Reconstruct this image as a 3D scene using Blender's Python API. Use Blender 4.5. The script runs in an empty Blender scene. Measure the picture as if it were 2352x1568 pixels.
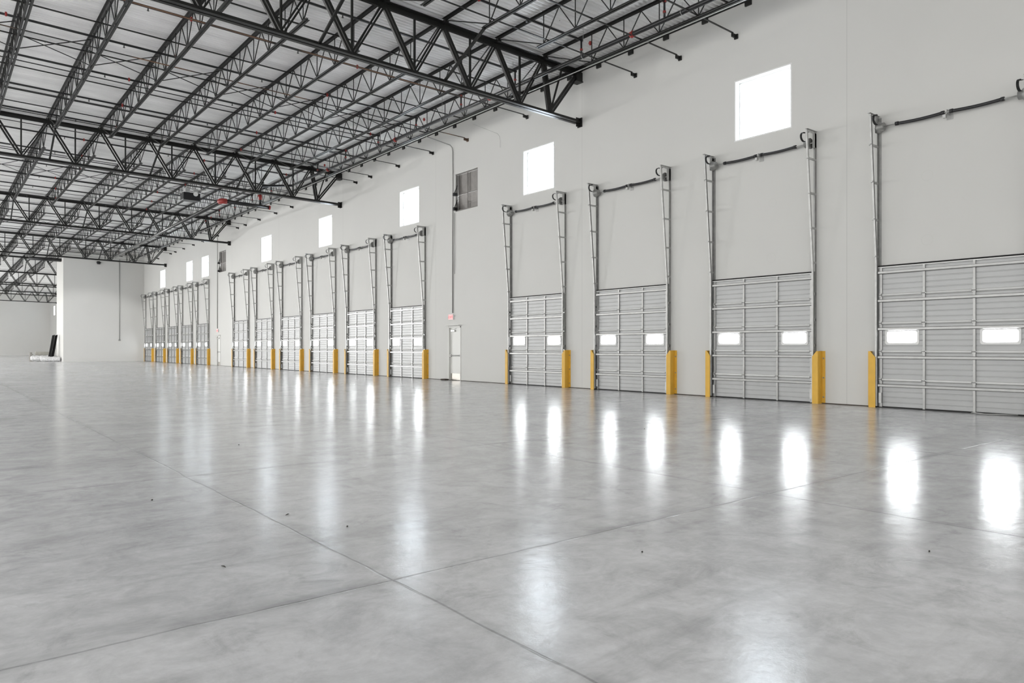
import bpy, bmesh, math, random
from mathutils import Vector, Matrix
random.seed(7)
C = bpy.context.scene.collection
# ---------------------------------------------------------------- camera
F_PX, CX, HY, CAM_H, YAW = 1657.65, 1176.0, 797.71, 1.301, 0.6802
cd = bpy.data.cameras.new('camera'); cam = bpy.data.objects.new('camera', cd); C.objects.link(cam)
cam.location = (0, 0, CAM_H); cam.rotation_euler = (math.pi/2, 0, -YAW)
cd.sensor_width = 36.0; cd.lens = F_PX/2352*36; cd.shift_y = (HY-784)/2352
cd.clip_start = 0.05; cd.clip_end = 500
bpy.context.scene.camera = cam
# ---------------------------------------------------------------- world
w = bpy.data.worlds.new('sky'); bpy.context.scene.world = w; w.use_nodes = True
bgn = w.node_tree.nodes['Background']; bgn.inputs[0].default_value = (0.93, 0.97, 1.0, 1); bgn.inputs[1].default_value = 30.0
try: w.cycles.sampling_method = 'NONE'
except Exception: pass
# ---------------------------------------------------------------- added fill lights, and a beam from an open bay opposite
def area(name, loc, rot, sx, sy, power, col=(1, 1, 1)):
    l = bpy.data.lights.new(name, 'AREA'); l.shape = 'RECTANGLE'; l.size = sx; l.size_y = sy; l.energy = power; l.color = col
    o = bpy.data.objects.new(name, l); C.objects.link(o); o.location = loc; o.rotation_euler = rot; return o
R90 = math.pi/2
area('opposite_side_fill', (-24.0, 10, 4.2), (0, -R90, 0), 7.0, 44, 1750, (1, .995, .985))  # added soft fill panel, brightens the near dock wall
area('rear_fill', (-4, -13.5, 4.0), (R90, 0, 0), 24, 6.5, 800, (1, .995, .985))  # added fill behind the camera, no opening built there
area('far_wall_fill', (-10, 98, 4.8), (R90, 0, 0), 17, 7, 3300, (1, 1, 1))  # added panel aimed only at the distant end wall
area('overhead_fill', (-16, 90, 8.3), (0, 0, 0), 15, 104, 21500, (1, .995, .985))  # added downward fill for the floor, no lamps modelled
area('deck_fill_uplight', (-16.5, 50, .25), (math.pi, 0, 0), 15, 120, 13500, (1, 1, 1))  # added uplight that brightens the roof deck
sl = bpy.data.lights.new('open_bay_beam', 'SPOT'); sl.energy = 24000; sl.spot_size = math.radians(26); sl.spot_blend = 0.6; sl.shadow_soft_size = 0.35
so = bpy.data.objects.new('open_bay_beam', sl); C.objects.link(so); so.location = (-22, 92, 3.2)
so.rotation_euler = (Vector((16, 36, 1.6))-Vector(so.location)).to_track_quat('-Z', 'Y').to_euler()
s2 = bpy.data.lights.new('end_wall_fill_spot', 'SPOT'); s2.energy = 30000; s2.spot_size = math.radians(13); s2.spot_blend = 0.35; s2.shadow_soft_size = 0.25  # added spot, lays the bright patch on the end wall block
o2 = bpy.data.objects.new('end_wall_fill_spot', s2); C.objects.link(o2); o2.location = (-20, 24, 2.0)
o2.rotation_euler = (Vector((11.2, 76.3, .2))-Vector(o2.location)).to_track_quat('-Z', 'Y').to_euler()
vs = bpy.context.scene.view_settings
bpy.context.scene.display_settings.display_device = 'sRGB'
vs.view_transform = 'Standard'; vs.look = 'None'; vs.gamma = 1.0; vs.exposure = 0.06; vs.use_curve_mapping = False

cy = bpy.context.scene.cycles
cy.max_bounces = 8; cy.diffuse_bounces = 4; cy.glossy_bounces = 3; cy.transmission_bounces = 2; cy.transparent_max_bounces = 8; cy.adaptive_threshold = 0.04
# ---------------------------------------------------------------- helpers
SN, CS = math.sin(YAW), math.cos(YAW)
def proj(X, Y, Z):
    z = X*SN+Y*CS; l = X*CS-Y*SN
    if z < 0.1: return None
    return (CX+F_PX*l/z, HY-F_PX*(Z-CAM_H)/z)
def vis(pts, m=140):
    for i in range(len(pts)-1):
        a, b = Vector(pts[i]), Vector(pts[i+1])
        for k in range(17):
            p = proj(*(a+(b-a)*(k/16)))
            if p and -m < p[0] < 2352+m and -m < p[1] < 1568+m: return True
    return False

class MB:
    def __init__(s): s.v = []; s.f = []; s.sm = []
    def box(s, x0, x1, y0, y1, z0, z1):
        s.hexa([(x0,y0,z0),(x1,y0,z0),(x1,y1,z0),(x0,y1,z0),(x0,y0,z1),(x1,y0,z1),(x1,y1,z1),(x0,y1,z1)]); return s
    def hexa(s, c):
        n = len(s.v); s.v += [tuple(p) for p in c]
        for f in ((3,2,1,0),(4,5,6,7),(0,1,5,4),(1,2,6,5),(2,3,7,6),(3,0,4,7)): s.f.append(tuple(n+i for i in f)); s.sm.append(False)
    def beam(s, p, q, w, h, up=(0,0,1)):
        p, q = Vector(p), Vector(q); d = (q-p).normalized(); u = Vector(up)
        if abs(d.dot(u)) > .98: u = Vector((0,1,0))
        r = d.cross(u).normalized()*w/2; t = r.cross(d).normalized()*h/2
        s.hexa([p-r-t, p+r-t, q+r-t, q-r-t, p-r+t, p+r+t, q+r+t, q-r+t]); return s
    def tube(s, pts, r, n=8, caps=True):
        pts = [Vector(p) for p in pts]; rings = []
        u = None
        for i, p in enumerate(pts):
            d = (pts[min(i+1, len(pts)-1)]-pts[max(i-1, 0)]).normalized()
            if u is None:
                u = Vector((0,0,1)) if abs(d.z) < .9 else Vector((0,1,0))
            u = (u-d*u.dot(d)).normalized(); v = d.cross(u)
            k = len(s.v); rings.append(k)
            rr = r[i] if isinstance(r, (list, tuple)) else r
            for j in range(n):
                a = 2*math.pi*j/n; s.v.append(tuple(p+(u*math.cos(a)+v*math.sin(a))*rr))
        for a, b in zip(rings, rings[1:]):
            for j in range(n):
                s.f.append((a+j, a+(j+1)%n, b+(j+1)%n, b+j)); s.sm.append(True)
        if caps:
            s.f.append(tuple(rings[0]+j for j in range(n))[::-1]); s.f.append(tuple(rings[-1]+j for j in range(n))); s.sm += [False, False]
        return s
    def prism(s, poly, axis, a, b):
        # poly in the two other axes, extruded along axis from a to b
        def P(u, v, t):
            return {'x': (t, u, v), 'y': (u, t, v), 'z': (u, v, t)}[axis]
        n = len(s.v); m = len(poly)
        s.v += [P(u, v, a) for u, v in poly]+[P(u, v, b) for u, v in poly]
        for j in range(m): s.f.append((n+j, n+(j+1)%m, n+m+(j+1)%m, n+m+j)); s.sm.append(False)
        s.f.append(tuple(n+j for j in range(m))[::-1]); s.f.append(tuple(n+m+j for j in range(m))); s.sm += [False, False]
        return s
    def mesh(s, name, mat):
        me = bpy.data.meshes.new(name); me.from_pydata(s.v, [], s.f)
        bm = bmesh.new(); bm.from_mesh(me); bmesh.ops.recalc_face_normals(bm, faces=bm.faces); bm.to_mesh(me); bm.free()
        me.polygons.foreach_set('use_smooth', s.sm); me.materials.append(mat); me.update(); return me
    def build(s, name, mat, parent=None, bevel=0):
        return link(name, s.mesh(name, mat), parent, bevel)
def link(name, me, parent=None, bevel=0, loc=None):
    o = bpy.data.objects.new(name, me); C.objects.link(o)
    if parent: o.parent = parent
    if loc: o.location = loc
    if bevel:
        m = o.modifiers.new('bevel', 'BEVEL'); m.width = bevel; m.segments = 2; m.limit_method = 'ANGLE'
    return o
def empty(name, loc, rz=0):
    o = bpy.data.objects.new(name, None); C.objects.link(o); o.location = loc; o.rotation_euler.z = rz; o.empty_display_size = .1; return o
def tag(o, label=None, cat=None, group=None, kind=None):
    if label: o['label'] = label
    if cat: o['category'] = cat
    if group: o['group'] = group
    if kind: o['kind'] = kind
    return o
def copy_tree(o, parent=None):
    c = o.copy(); C.objects.link(c); c.parent = parent
    for ch in [x for x in o.children]: copy_tree(ch, c)
    return c
ORD = 'zeroth first second third fourth fifth sixth seventh eighth ninth tenth eleventh twelfth thirteenth fourteenth fifteenth sixteenth seventeenth eighteenth nineteenth twentieth'.split()

# ---------------------------------------------------------------- materials
def mat(name, col, rough=.5, metal=0, noise=0, nscale=8, bump=0, bscale=30, spec=.5):
    m = bpy.data.materials.new(name); m.use_nodes = True; nt = m.node_tree; b = nt.nodes['Principled BSDF']
    b.inputs['Base Color'].default_value = (*col, 1); b.inputs['Roughness'].default_value = rough; b.inputs['Metallic'].default_value = metal
    b.inputs['Specular IOR Level'].default_value = spec
    tc = nt.nodes.new('ShaderNodeTexCoord')
    if noise:
        n = nt.nodes.new('ShaderNodeTexNoise'); n.inputs['Scale'].default_value = nscale; n.inputs['Detail'].default_value = 6
        nt.links.new(tc.outputs['Object'], n.inputs['Vector'])
        r = nt.nodes.new('ShaderNodeMapRange'); r.inputs[1].default_value = .3; r.inputs[2].default_value = .7; r.inputs[3].default_value = 1-noise; r.inputs[4].default_value = 1+noise
        nt.links.new(n.outputs['Fac'], r.inputs[0])
        v = nt.nodes.new('ShaderNodeVectorMath'); v.operation = 'SCALE'; v.inputs[0].default_value = col
        nt.links.new(r.outputs[0], v.inputs['Scale']); nt.links.new(v.outputs[0], b.inputs['Base Color'])
    if bump:
        n2 = nt.nodes.new('ShaderNodeTexNoise'); n2.inputs['Scale'].default_value = bscale; nt.links.new(tc.outputs['Object'], n2.inputs['Vector'])
        bp = nt.nodes.new('ShaderNodeBump'); bp.inputs['Strength'].default_value = bump; bp.inputs['Distance'].default_value = .01
        nt.links.new(n2.outputs['Fac'], bp.inputs['Height']); nt.links.new(bp.outputs[0], b.inputs['Normal'])
    return m
M = {}
M['steel'] = mat('dark_primed_steel', (.013, .013, .012), .40, 0, .2, 3, spec=.4)
M['pipe'] = mat('black_pipe', (.016, .016, .017), .3)
M['rust'] = mat('rusty_rod', (.16, .085, .045), .6, 0, .3, 4)
def rust_mix(m):
    nt = m.node_tree; b = nt.nodes['Principled BSDF']; g = nt.nodes.new('ShaderNodeNewGeometry'); n = nt.nodes.new('ShaderNodeTexNoise'); n.inputs['Scale'].default_value = .35
    r = nt.nodes.new('ShaderNodeMapRange'); r.inputs[1].default_value = .50; r.inputs[2].default_value = .56; x = nt.nodes.new('ShaderNodeMix'); x.data_type = 'RGBA'
    x.inputs[6].default_value = (.024, .024, .022, 1); x.inputs[7].default_value = (.17, .09, .05, 1)
    nt.links.new(g.outputs['Position'], n.inputs['Vector']); nt.links.new(n.outputs['Fac'], r.inputs[0]); nt.links.new(r.outputs[0], x.inputs[0]); nt.links.new(x.outputs[2], b.inputs['Base Color'])
rust_mix(M['rust'])
M['redpaint'] = mat('red_coupling_paint', (.33, .035, .03), .4)
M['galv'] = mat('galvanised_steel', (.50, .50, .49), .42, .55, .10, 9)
M['galv_dark'] = mat('galvanised_track', (.33, .33, .32), .45, .55, .12, 9)
M['door'] = mat('door_panel_paint', (.50, .505, .505), .42, .15, .03, 2)
M['strut'] = mat('door_strut_galvanised', (.33, .33, .325), .33, .75, .06, 7)
M['rail'] = mat('pale_meeting_rail', (.72, .72, .71), .4, .1)
M['rubber'] = mat('black_rubber', (.012, .012, .012), .7)
M['spring'] = mat('black_oiled_spring', (.02, .02, .022), .35)
M['yellow'] = mat('yellow_guard_paint', (.80, .47, .06), .45, 0, .05, 5)
M['white_frame'] = mat('white_frame_paint', (.86, .86, .85), .4)
M['doorwhite'] = mat('white_door_paint', (.80, .80, .77), .45)
M['kick'] = mat('scuffed_steel_plate', (.36, .34, .31), .35, .8, .2, 20)
M['louver'] = mat('aluminium_louver', (.17, .16, .15), .5, .3, .1, 6)
M['conduit'] = mat('grey_conduit', (.36, .36, .35), .4, .5)
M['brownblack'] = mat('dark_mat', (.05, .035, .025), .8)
M['wrap'] = mat('plastic_wrap', (.62, .62, .62), .22, 0, .3, 12, .6, 18)
M['wood'] = mat('grey_pallet_wood', (.26, .25, .23), .7, 0, .25, 14)
M['card'] = mat('faded_cardboard', (.36, .35, .31), .8, 0, .1, 6)
M['black'] = mat('black_panel', (.006, .006, .006), .6, spec=.2)
M['patch'] = mat('wall_patch_paint', (.66, .66, .63), .7)
M['lowpipe'] = mat('dull_black_steel_pipe', (.07, .07, .07), .22, .3)
M['bit'] = mat('dark_debris', (.03, .028, .025), .8)

def glass(name, tint):
    m = bpy.data.materials.new(name); m.use_nodes = True; nt = m.node_tree; nt.nodes.clear()
    out = nt.nodes.new('ShaderNodeOutputMaterial'); t = nt.nodes.new('ShaderNodeBsdfTransparent'); t.inputs[0].default_value = (*tint, 1)
    g = nt.nodes.new('ShaderNodeBsdfGlossy'); g.inputs['Roughness'].default_value = .05
    mx = nt.nodes.new('ShaderNodeMixShader'); mx.inputs[0].default_value = .05
    nt.links.new(t.outputs[0], mx.inputs[1]); nt.links.new(g.outputs[0], mx.inputs[2]); nt.links.new(mx.outputs[0], out.inputs[0]); return m
M['pane'] = glass('window_glass', (.62, .64, .66))
M['doorpane'] = glass('door_lite_glass', (.97, .97, .97))

def N(nt, t, **k):
    n = nt.nodes.new(t)
    for a, b in k.items(): setattr(n, a, b)
    return n
def math_node(nt, op, a, b=None):
    n = N(nt, 'ShaderNodeMath', operation=op)
    for i, x in enumerate((a, b)):
        if x is None: continue
        if isinstance(x, (int, float)): n.inputs[i].default_value = x
        else: nt.links.new(x, n.inputs[i])
    return n.outputs[0]
def line_mask(nt, coord, pitch, off, half, soft):
    # 1 near coord = off + k*pitch
    t = math_node(nt, 'SUBTRACT', coord, off-pitch/2)
    t = math_node(nt, 'FLOORED_MODULO', t, pitch) if False else math_node(nt, 'MODULO', math_node(nt, 'ADD', t, pitch*200), pitch)
    d = math_node(nt, 'ABSOLUTE', math_node(nt, 'SUBTRACT', t, pitch/2))
    r = N(nt, 'ShaderNodeMapRange'); r.inputs[1].default_value = half; r.inputs[2].default_value = half+soft; r.inputs[3].default_value = 1; r.inputs[4].default_value = 0
    nt.links.new(d, r.inputs[0]); return r.outputs[0]

def wall_material():
    m = bpy.data.materials.new('painted_concrete_wall'); m.use_nodes = True; nt = m.node_tree; b = nt.nodes['Principled BSDF']
    geo = N(nt, 'ShaderNodeNewGeometry'); sp = N(nt, 'ShaderNodeSeparateXYZ'); nt.links.new(geo.outputs['Position'], sp.inputs[0])
    seam = line_mask(nt, sp.outputs['Y'], 8.505, 7.93, .004, .010)
    n = N(nt, 'ShaderNodeTexNoise'); n.inputs['Scale'].default_value = .5; n.inputs['Detail'].default_value = 4; nt.links.new(geo.outputs['Position'], n.inputs['Vector'])
    r = N(nt, 'ShaderNodeMapRange'); r.inputs[3].default_value = .97; r.inputs[4].default_value = 1.03; nt.links.new(n.outputs['Fac'], r.inputs[0])
    k = math_node(nt, 'MULTIPLY', r.outputs[0], math_node(nt, 'SUBTRACT', 1, math_node(nt, 'MULTIPLY', seam, .14)))
    v = N(nt, 'ShaderNodeVectorMath', operation='SCALE'); v.inputs[0].default_value = (.69, .686, .663); nt.links.new(k, v.inputs['Scale'])
    nt.links.new(v.outputs[0], b.inputs['Base Color']); b.inputs['Roughness'].default_value = .55; b.inputs['Specular IOR Level'].default_value = .3
    return m
M['wall'] = wall_material()

def floor_material():
    m = bpy.data.materials.new('polished_concrete'); m.use_nodes = True; nt = m.node_tree; b = nt.nodes['Principled BSDF']
    geo = N(nt, 'ShaderNodeNewGeometry'); P = geo.outputs['Position']; sp = N(nt, 'ShaderNodeSeparateXYZ'); nt.links.new(P, sp.inputs[0])
    wob = N(nt, 'ShaderNodeTexNoise'); wob.inputs['Scale'].default_value = 1.7; nt.links.new(P, wob.inputs['Vector'])
    wv = math_node(nt, 'MULTIPLY', math_node(nt, 'SUBTRACT', wob.outputs['Fac'], .5), .05)
    X = math_node(nt, 'ADD', sp.outputs['X'], wv); Y = math_node(nt, 'ADD', sp.outputs['Y'], wv)
    sx = line_mask(nt, X, 3.81, 2.02, .004, .007); sy = line_mask(nt, Y, 4.17, 3.56, .004, .007)
    seam = math_node(nt, 'MAXIMUM', sx, sy)
    hx = line_mask(nt, X, 3.81, 2.04, .012, .06); hy = line_mask(nt, Y, 4.17, 3.58, .012, .07)
    halo = math_node(nt, 'MAXIMUM', hx, hy)
    def noise(scale, det, vec=P, rough=.6, dist=0):
        n = N(nt, 'ShaderNodeTexNoise'); n.inputs['Scale'].default_value = scale; n.inputs['Detail'].default_value = det
        n.inputs['Roughness'].default_value = rough; n.inputs['Distortion'].default_value = dist; nt.links.new(vec, n.inputs['Vector']); return n.outputs['Fac']
    def mr(x, a, bb, c, d):
        r = N(nt, 'ShaderNodeMapRange'); r.inputs[1].default_value = a; r.inputs[2].default_value = bb; r.inputs[3].default_value = c; r.inputs[4].default_value = d
        nt.links.new(x, r.inputs[0]); return r.outputs[0]
    # stretched coordinates: trowel / tyre streaks running mostly across the view
    mp = N(nt, 'ShaderNodeMapping'); mp.inputs['Rotation'].default_value = (0, 0, .45); mp.inputs['Scale'].default_value = (.35, 1.9, 1); nt.links.new(P, mp.inputs['Vector'])
    big = noise(.35, 5, P, .6, .4); med = noise(1.1, 8, mp.outputs[0], .62, .6); fine = noise(14, 6, P, .7); cloud = noise(2.6, 8, P, .7, .8)
    smear = mr(noise(.8, 7, mp.outputs[0], .68, 1.2), .56, .74, 0, 1)
    halon = math_node(nt, 'MULTIPLY', halo, mr(noise(.9, 4), .42, .62, 0, 1))
    k = math_node(nt, 'MULTIPLY', mr(big, .3, .7, .90, 1.05), mr(med, .30, .52, .86, 1.0))
    k = math_node(nt, 'MULTIPLY', k, mr(fine, .3, .7, .91, 1.06)); k = math_node(nt, 'MULTIPLY', k, mr(cloud, .3, .58, .80, 1.04))
    k = math_node(nt, 'MULTIPLY', k, math_node(nt, 'SUBTRACT', 1, math_node(nt, 'MULTIPLY', smear, .22)))
    k = math_node(nt, 'MULTIPLY', k, math_node(nt, 'SUBTRACT', 1, math_node(nt, 'MULTIPLY', halon, .24)))
    k = math_node(nt, 'MULTIPLY', k, math_node(nt, 'SUBTRACT', 1, math_node(nt, 'MULTIPLY', seam, .34)))
    stain = mr(noise(1.5, 9, P, .72, 1.5), .56, .70, 0, 1); tyre = mr(noise(.55, 8, mp.outputs[0], .75, .3), .55, .72, 0, 1)
    k = math_node(nt, 'MULTIPLY', k, math_node(nt, 'SUBTRACT', 1, math_node(nt, 'MULTIPLY', stain, .26)))
    k = math_node(nt, 'MULTIPLY', k, math_node(nt, 'SUBTRACT', 1, math_node(nt, 'MULTIPLY', math_node(nt, 'MULTIPLY', tyre, mr(fine, .35, .6, .4, 1)), .30)))
    # sparse dark specks and rubber smudges
    vo = N(nt, 'ShaderNodeTexVoronoi'); vo.inputs['Scale'].default_value = 2.3; nt.links.new(P, vo.inputs['Vector'])
    spk = mr(vo.outputs['Distance'], .012, .03, 1, 0)
    k = math_node(nt, 'MULTIPLY', k, math_node(nt, 'SUBTRACT', 1, math_node(nt, 'MULTIPLY', math_node(nt, 'MULTIPLY', spk, mr(fine, .5, .6, 0, 1)), .7)))
    v = N(nt, 'ShaderNodeVectorMath', operation='SCALE'); v.inputs[0].default_value = FLOOR_COL; nt.links.new(k, v.inputs['Scale'])
    nt.links.new(v.outputs[0], b.inputs['Base Color'])
    rg = math_node(nt, 'ADD', mr(cloud, .25, .75, .14, .225), mr(fine, .25, .75, -.02, .012))
    rg = math_node(nt, 'ADD', rg, mr(big, .3, .7, -.02, .018))
    nt.links.new(rg, b.inputs['Roughness']); b.inputs['IOR'].default_value = 1.5; b.inputs['Specular IOR Level'].default_value = .5
    bp = N(nt, 'ShaderNodeBump'); bp.inputs['Strength'].default_value = .35; bp.inputs['Distance'].default_value = .012
    h = math_node(nt, 'ADD', math_node(nt, 'MULTIPLY', noise(3.2, 3, P, .5), .65), math_node(nt, 'MULTIPLY', fine, .26))
    h = math_node(nt, 'SUBTRACT', h, math_node(nt, 'MULTIPLY', seam, .25))
    nt.links.new(h, bp.inputs['Height']); nt.links.new(bp.outputs[0], b.inputs['Normal'])
    return m
FLOOR_COL = (.64, .643, .653)
M['floor'] = floor_material()

def deck_material():
    m = bpy.data.materials.new('galvanised_deck'); m.use_nodes = True; nt = m.node_tree; b = nt.nodes['Principled BSDF']
    geo = N(nt, 'ShaderNodeNewGeometry'); mp = N(nt, 'ShaderNodeMapping'); mp.inputs['Scale'].default_value = (.5, 2.2, 1); nt.links.new(geo.outputs['Position'], mp.inputs['Vector'])
    n = N(nt, 'ShaderNodeTexNoise'); n.inputs['Scale'].default_value = 1.1; n.inputs['Detail'].default_value = 7; nt.links.new(mp.outputs[0], n.inputs['Vector'])
    r = N(nt, 'ShaderNodeMapRange'); r.inputs[1].default_value = .3; r.inputs[2].default_value = .7; r.inputs[3].default_value = .86; r.inputs[4].default_value = 1.08; nt.links.new(n.outputs['Fac'], r.inputs[0])
    vo = N(nt, 'ShaderNodeTexVoronoi'); vo.inputs['Scale'].default_value = 1.6; nt.links.new(geo.outputs['Position'], vo.inputs['Vector'])
    q = N(nt, 'ShaderNodeMapRange'); q.inputs[1].default_value = .02; q.inputs[2].default_value = .04; q.inputs[3].default_value = .45; q.inputs[4].default_value = 1; nt.links.new(vo.outputs['Distance'], q.inputs[0])
    k = math_node(nt, 'MULTIPLY', r.outputs[0], q.outputs[0])
    v = N(nt, 'ShaderNodeVectorMath', operation='SCALE'); v.inputs[0].default_value = (.90, .90, .89); nt.links.new(k, v.inputs['Scale'])
    nt.links.new(v.outputs[0], b.inputs['Base Color']); b.inputs['Roughness'].default_value = .38; b.inputs['Metallic'].default_value = .12
    return m
M['deck'] = deck_material()

# ---------------------------------------------------------------- dimensions
WX = 16.16                      # inner face of the dock wall
SL = .0168                      # roof slope
def rise(x): return SL*(WX-x)
GY = [16.52+17.125*k for k in range(-1, 8)]     # girder lines
NX = [14.56-1.81*k for k in range(13)]          # joist lines
DY = [7.20+4.262*k for k in (0,1,2,3,5,6,7,8,9,10,12,13,14,15,16)]   # left (far) edge of each dock door
DW, DH = 2.78, 3.05
Y_END, X_END, Y_RET, Y_FAR = 76.3, 9.5, 80.6, 145.0
ZD = 10.21                      # underside of deck at the wall
WINY = [(10.82, 9.30), (19.32, 17.77), (27.81, 26.25), (36.28, 34.73), (44.78, 43.15), (57.4, 55.75), (61.6, 59.95), (70.0, 68.3), (140.6, 138.9)]
LOUV = [(23.52, 22.04), (53.25, 51.7)]
PDY = [(24.0, 23.14), (53.75, 52.9)]

# ---------------------------------------------------------------- setting
def struct(name, mb, m, label=None, cat=None):
    o = mb.build(name, m); o['kind'] = 'structure'
    if label: o['label'] = label
    if cat: o['category'] = cat
    return o
def wall_with_holes(ylo, yhi, zlo, zhi, holes, x0, x1):
    mb = MB(); ys = sorted({ylo, yhi, *[h[0] for h in holes], *[h[1] for h in holes]}); zs = sorted({zlo, zhi, *[h[2] for h in holes], *[h[3] for h in holes]})
    for a, b in zip(ys, ys[1:]):
        ym = (a+b)/2; run = None
        for c, d in zip(zs, zs[1:]):
            zm = (c+d)/2
            hole = any(h[0] < ym < h[1] and h[2] < zm < h[3] for h in holes)
            if hole:
                if run: mb.box(x0, x1, a, b, *run); run = None
            else: run = (run[0], d) if run else (c, d)
        if run: mb.box(x0, x1, a, b, *run)
    return mb
holes = []
for y in DY: holes.append((y-DW+.07, y-.07, -.2, DH-.06))
for a, b in WINY: holes.append((b, a, 6.62, 8.12))
for a, b in LOUV: holes.append((b, a, 6.64, 8.12))
for a, b in PDY: holes.append((b, a, -.2, 2.13))
struct('wall_right', wall_with_holes(-15, Y_FAR+.2, -.2, ZD+.3, holes, WX, WX+.26), M['wall'], 'tall white painted concrete wall lined with dock doors', 'wall')
struct('floor', MB().box(-26, WX+.26, -15, Y_FAR+.2, -.2, 0), M['floor'], 'polished grey concrete floor with saw-cut joints', 'floor')
struct('wall_front', MB().box(X_END, WX-.001, Y_END, Y_RET, 0, ZD+.08), M['wall'], 'white wall block closing the aisle beside the dock wall', 'wall')
struct('wall_far', MB().box(-26, WX-.001, Y_FAR, Y_FAR+.2, 0, ZD+.9), M['wall'], 'distant white end wall', 'wall')
struct('wall_left', MB().box(-26.2, -26, -15, Y_FAR+.2, 0, ZD+.9), M['wall'])
struct('wall_back', MB().box(-26, WX-.001, -15.2, -15, 0, ZD+.9), M['wall'])
# corrugated roof deck, ribs run across the building
def deck():
    mb = MB(); P = .1524; prof = []
    y = -15.0
    while y < Y_FAR:
        for dy, dz in ((0, .0), (.035, .0), (.055, .048), (.132, .048)): prof.append((y+dy, dz))
        y += P
    n = len(prof); xs = (-26.0, WX+.1)
    for x in xs:
        for (yy, dz) in prof: mb.v.append((x, yy, ZD+rise(x)+dz))
    for i in range(n-1): mb.f.append((i, i+1, n+i+1, n+i)); mb.sm.append(False)
    return mb
struct('ceiling', deck(), M['deck'], 'corrugated galvanised metal roof deck', 'ceiling')
struct('trim_1', MB().box(-26, WX+.26, -15, Y_FAR+.2, ZD+.95, ZD+1.1), M['wall'])

struct('joint_shadow_strip', MB().box(WX-.012, WX-.0005, -15, Y_END-.01, 0, .018), M['brownblack'])  # dark strip drawing the wall-foot joint together with its shadow gap
# windows
for i, (a, b) in enumerate(WINY):
    o = empty('window_%d' % (i+1), (WX+.2, (a+b)/2, 6.62)); o['kind'] = 'structure'
    hw = (a-b)/2; h = 1.5; t = .05
    MB().box(-.03, .03, -hw, hw, 0, t).box(-.03, .03, -hw, hw, h-t, h).box(-.03, .03, -hw, -hw+t, t, h-t).box(-.03, .03, hw-t, hw, t, h-t).build('window_frame', M['white_frame'], o, .006)
    MB().box(-.006, .006, -hw+t, hw-t, t, h-t).build('window_pane', M['pane'], o)
    # painted reveal bead on the wall face
    e = .035
    MB().box(-.205, -.198, -hw-e, hw+e, -e, 0).box(-.205, -.198, -hw-e, hw+e, h, h+e).box(-.205, -.198, -hw-e, -hw, 0, h).box(-.205, -.198, hw, hw+e, 0, h).build('window_trim', M['white_frame'], o)

# personnel doors
for i, (a, b) in enumerate(PDY):
    o = empty('door_%d' % (i+1), (WX, (a+b)/2, 0)); o['kind'] = 'structure'; hw = (a-b)/2
    t = .045
    MB().box(-.02, .14, -hw, -hw+t, 0, 2.13).box(-.02, .14, hw-t, hw, 0, 2.13).box(-.02, .14, -hw, hw, 2.13-t, 2.13).build('door_frame', M['doorwhite'], o, .004)
    leaf = MB().box(.06, .10, -hw+t, hw-t, .0, 2.13-t).box(.02, .2, -hw+t, hw-t, -.05, .012).build('door_leaf', M['doorwhite'], o)
    MB().box(.054, .06, -hw+t+.03, hw-t-.03, .02, .27).build('kick_plate', M['kick'], leaf)
    pb = MB().tube([(.0, -hw+t+.04, .98), (.0, hw-t-.04, .98)], .022, 10)
    pb.box(-.005, .06, -hw+t+.03, -hw+t+.09, .94, 1.02).box(-.005, .06, hw-t-.10, hw-t-.03, .94, 1.02); pb.build('push_bar', M['galv'], leaf)
    MB().box(0, .06, hw-t-.36, hw-t-.10, 1.93, 1.99).beam((.02, hw-t-.2, 2.0), (.06, hw-t-.42, 2.06), .02, .012).build('door_closer', M['galv'], leaf)
    MB().box(-.16, -.0, -hw-.06, hw+.06, 2.17, 2.185).build('drip_cap', M['doorwhite'], o)

# ledger angle along the wall
led = empty('ledger_angle', (WX, 60, ZD-.14)); tag(led, 'long black steel angle carrying the roof deck along the top of the dock wall', 'steel angle')
MB().box(-.012, -.003, -75, 16.28, 0, .12).box(-.11, -.003, -75, 16.28, .12, .132).build('angle', M['steel'], led)
clip = MB().box(-.05, 0, -.09, .09, -.12, .0).mesh('embed_plate', M['steel'])
y = 5.2
while y < 75: link('embed_plate', clip, led, loc=(0, y-60, 0)); y += 1.31

# ---------------------------------------------------------------- girders
XL = -7.6
def L(x, z): return z+rise(x)
def dbl(mb, p, q, w, h, gap, up=(0,0,1)):
    p, q = Vector(p), Vector(q); d = (q-p).normalized(); u = Vector(up)
    if abs(d.dot(u)) > .98: u = Vector((1,0,0))
    r = d.cross(u).normalized()*(w/4+gap/2)
    mb.beam(p-r, q-r, w/2, h, up); mb.beam(p+r, q+r, w/2, h, up)
ZB, ZT = 8.47, 10.00
def chord_L(mb, x0, x1, z0, z1, up, leg, gap, th=.014):
    # pair of angles, horizontal legs at the outer edge
    for s in (-1, 1):
        y0, y1 = sorted((s*gap/2, s*(gap/2+leg)))
        def strip(a, b, ya, yb):
            mb.hexa([(x0,ya,z0+a),(x1,ya,z1+a),(x1,yb,z1+a),(x0,yb,z0+a),(x0,ya,z0+b),(x1,ya,z1+b),(x1,yb,z1+b),(x0,yb,z0+b)])
        if up: strip(leg-th, leg, y0, y1)
        else: strip(0, th, y0, y1)
        ya, yb = sorted((s*gap/2, s*(gap/2+th))); strip(0, leg, ya, yb)
bot_nodes = [14.86]+[(NX[k]+NX[k+1])/2 for k in range(12)]
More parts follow.
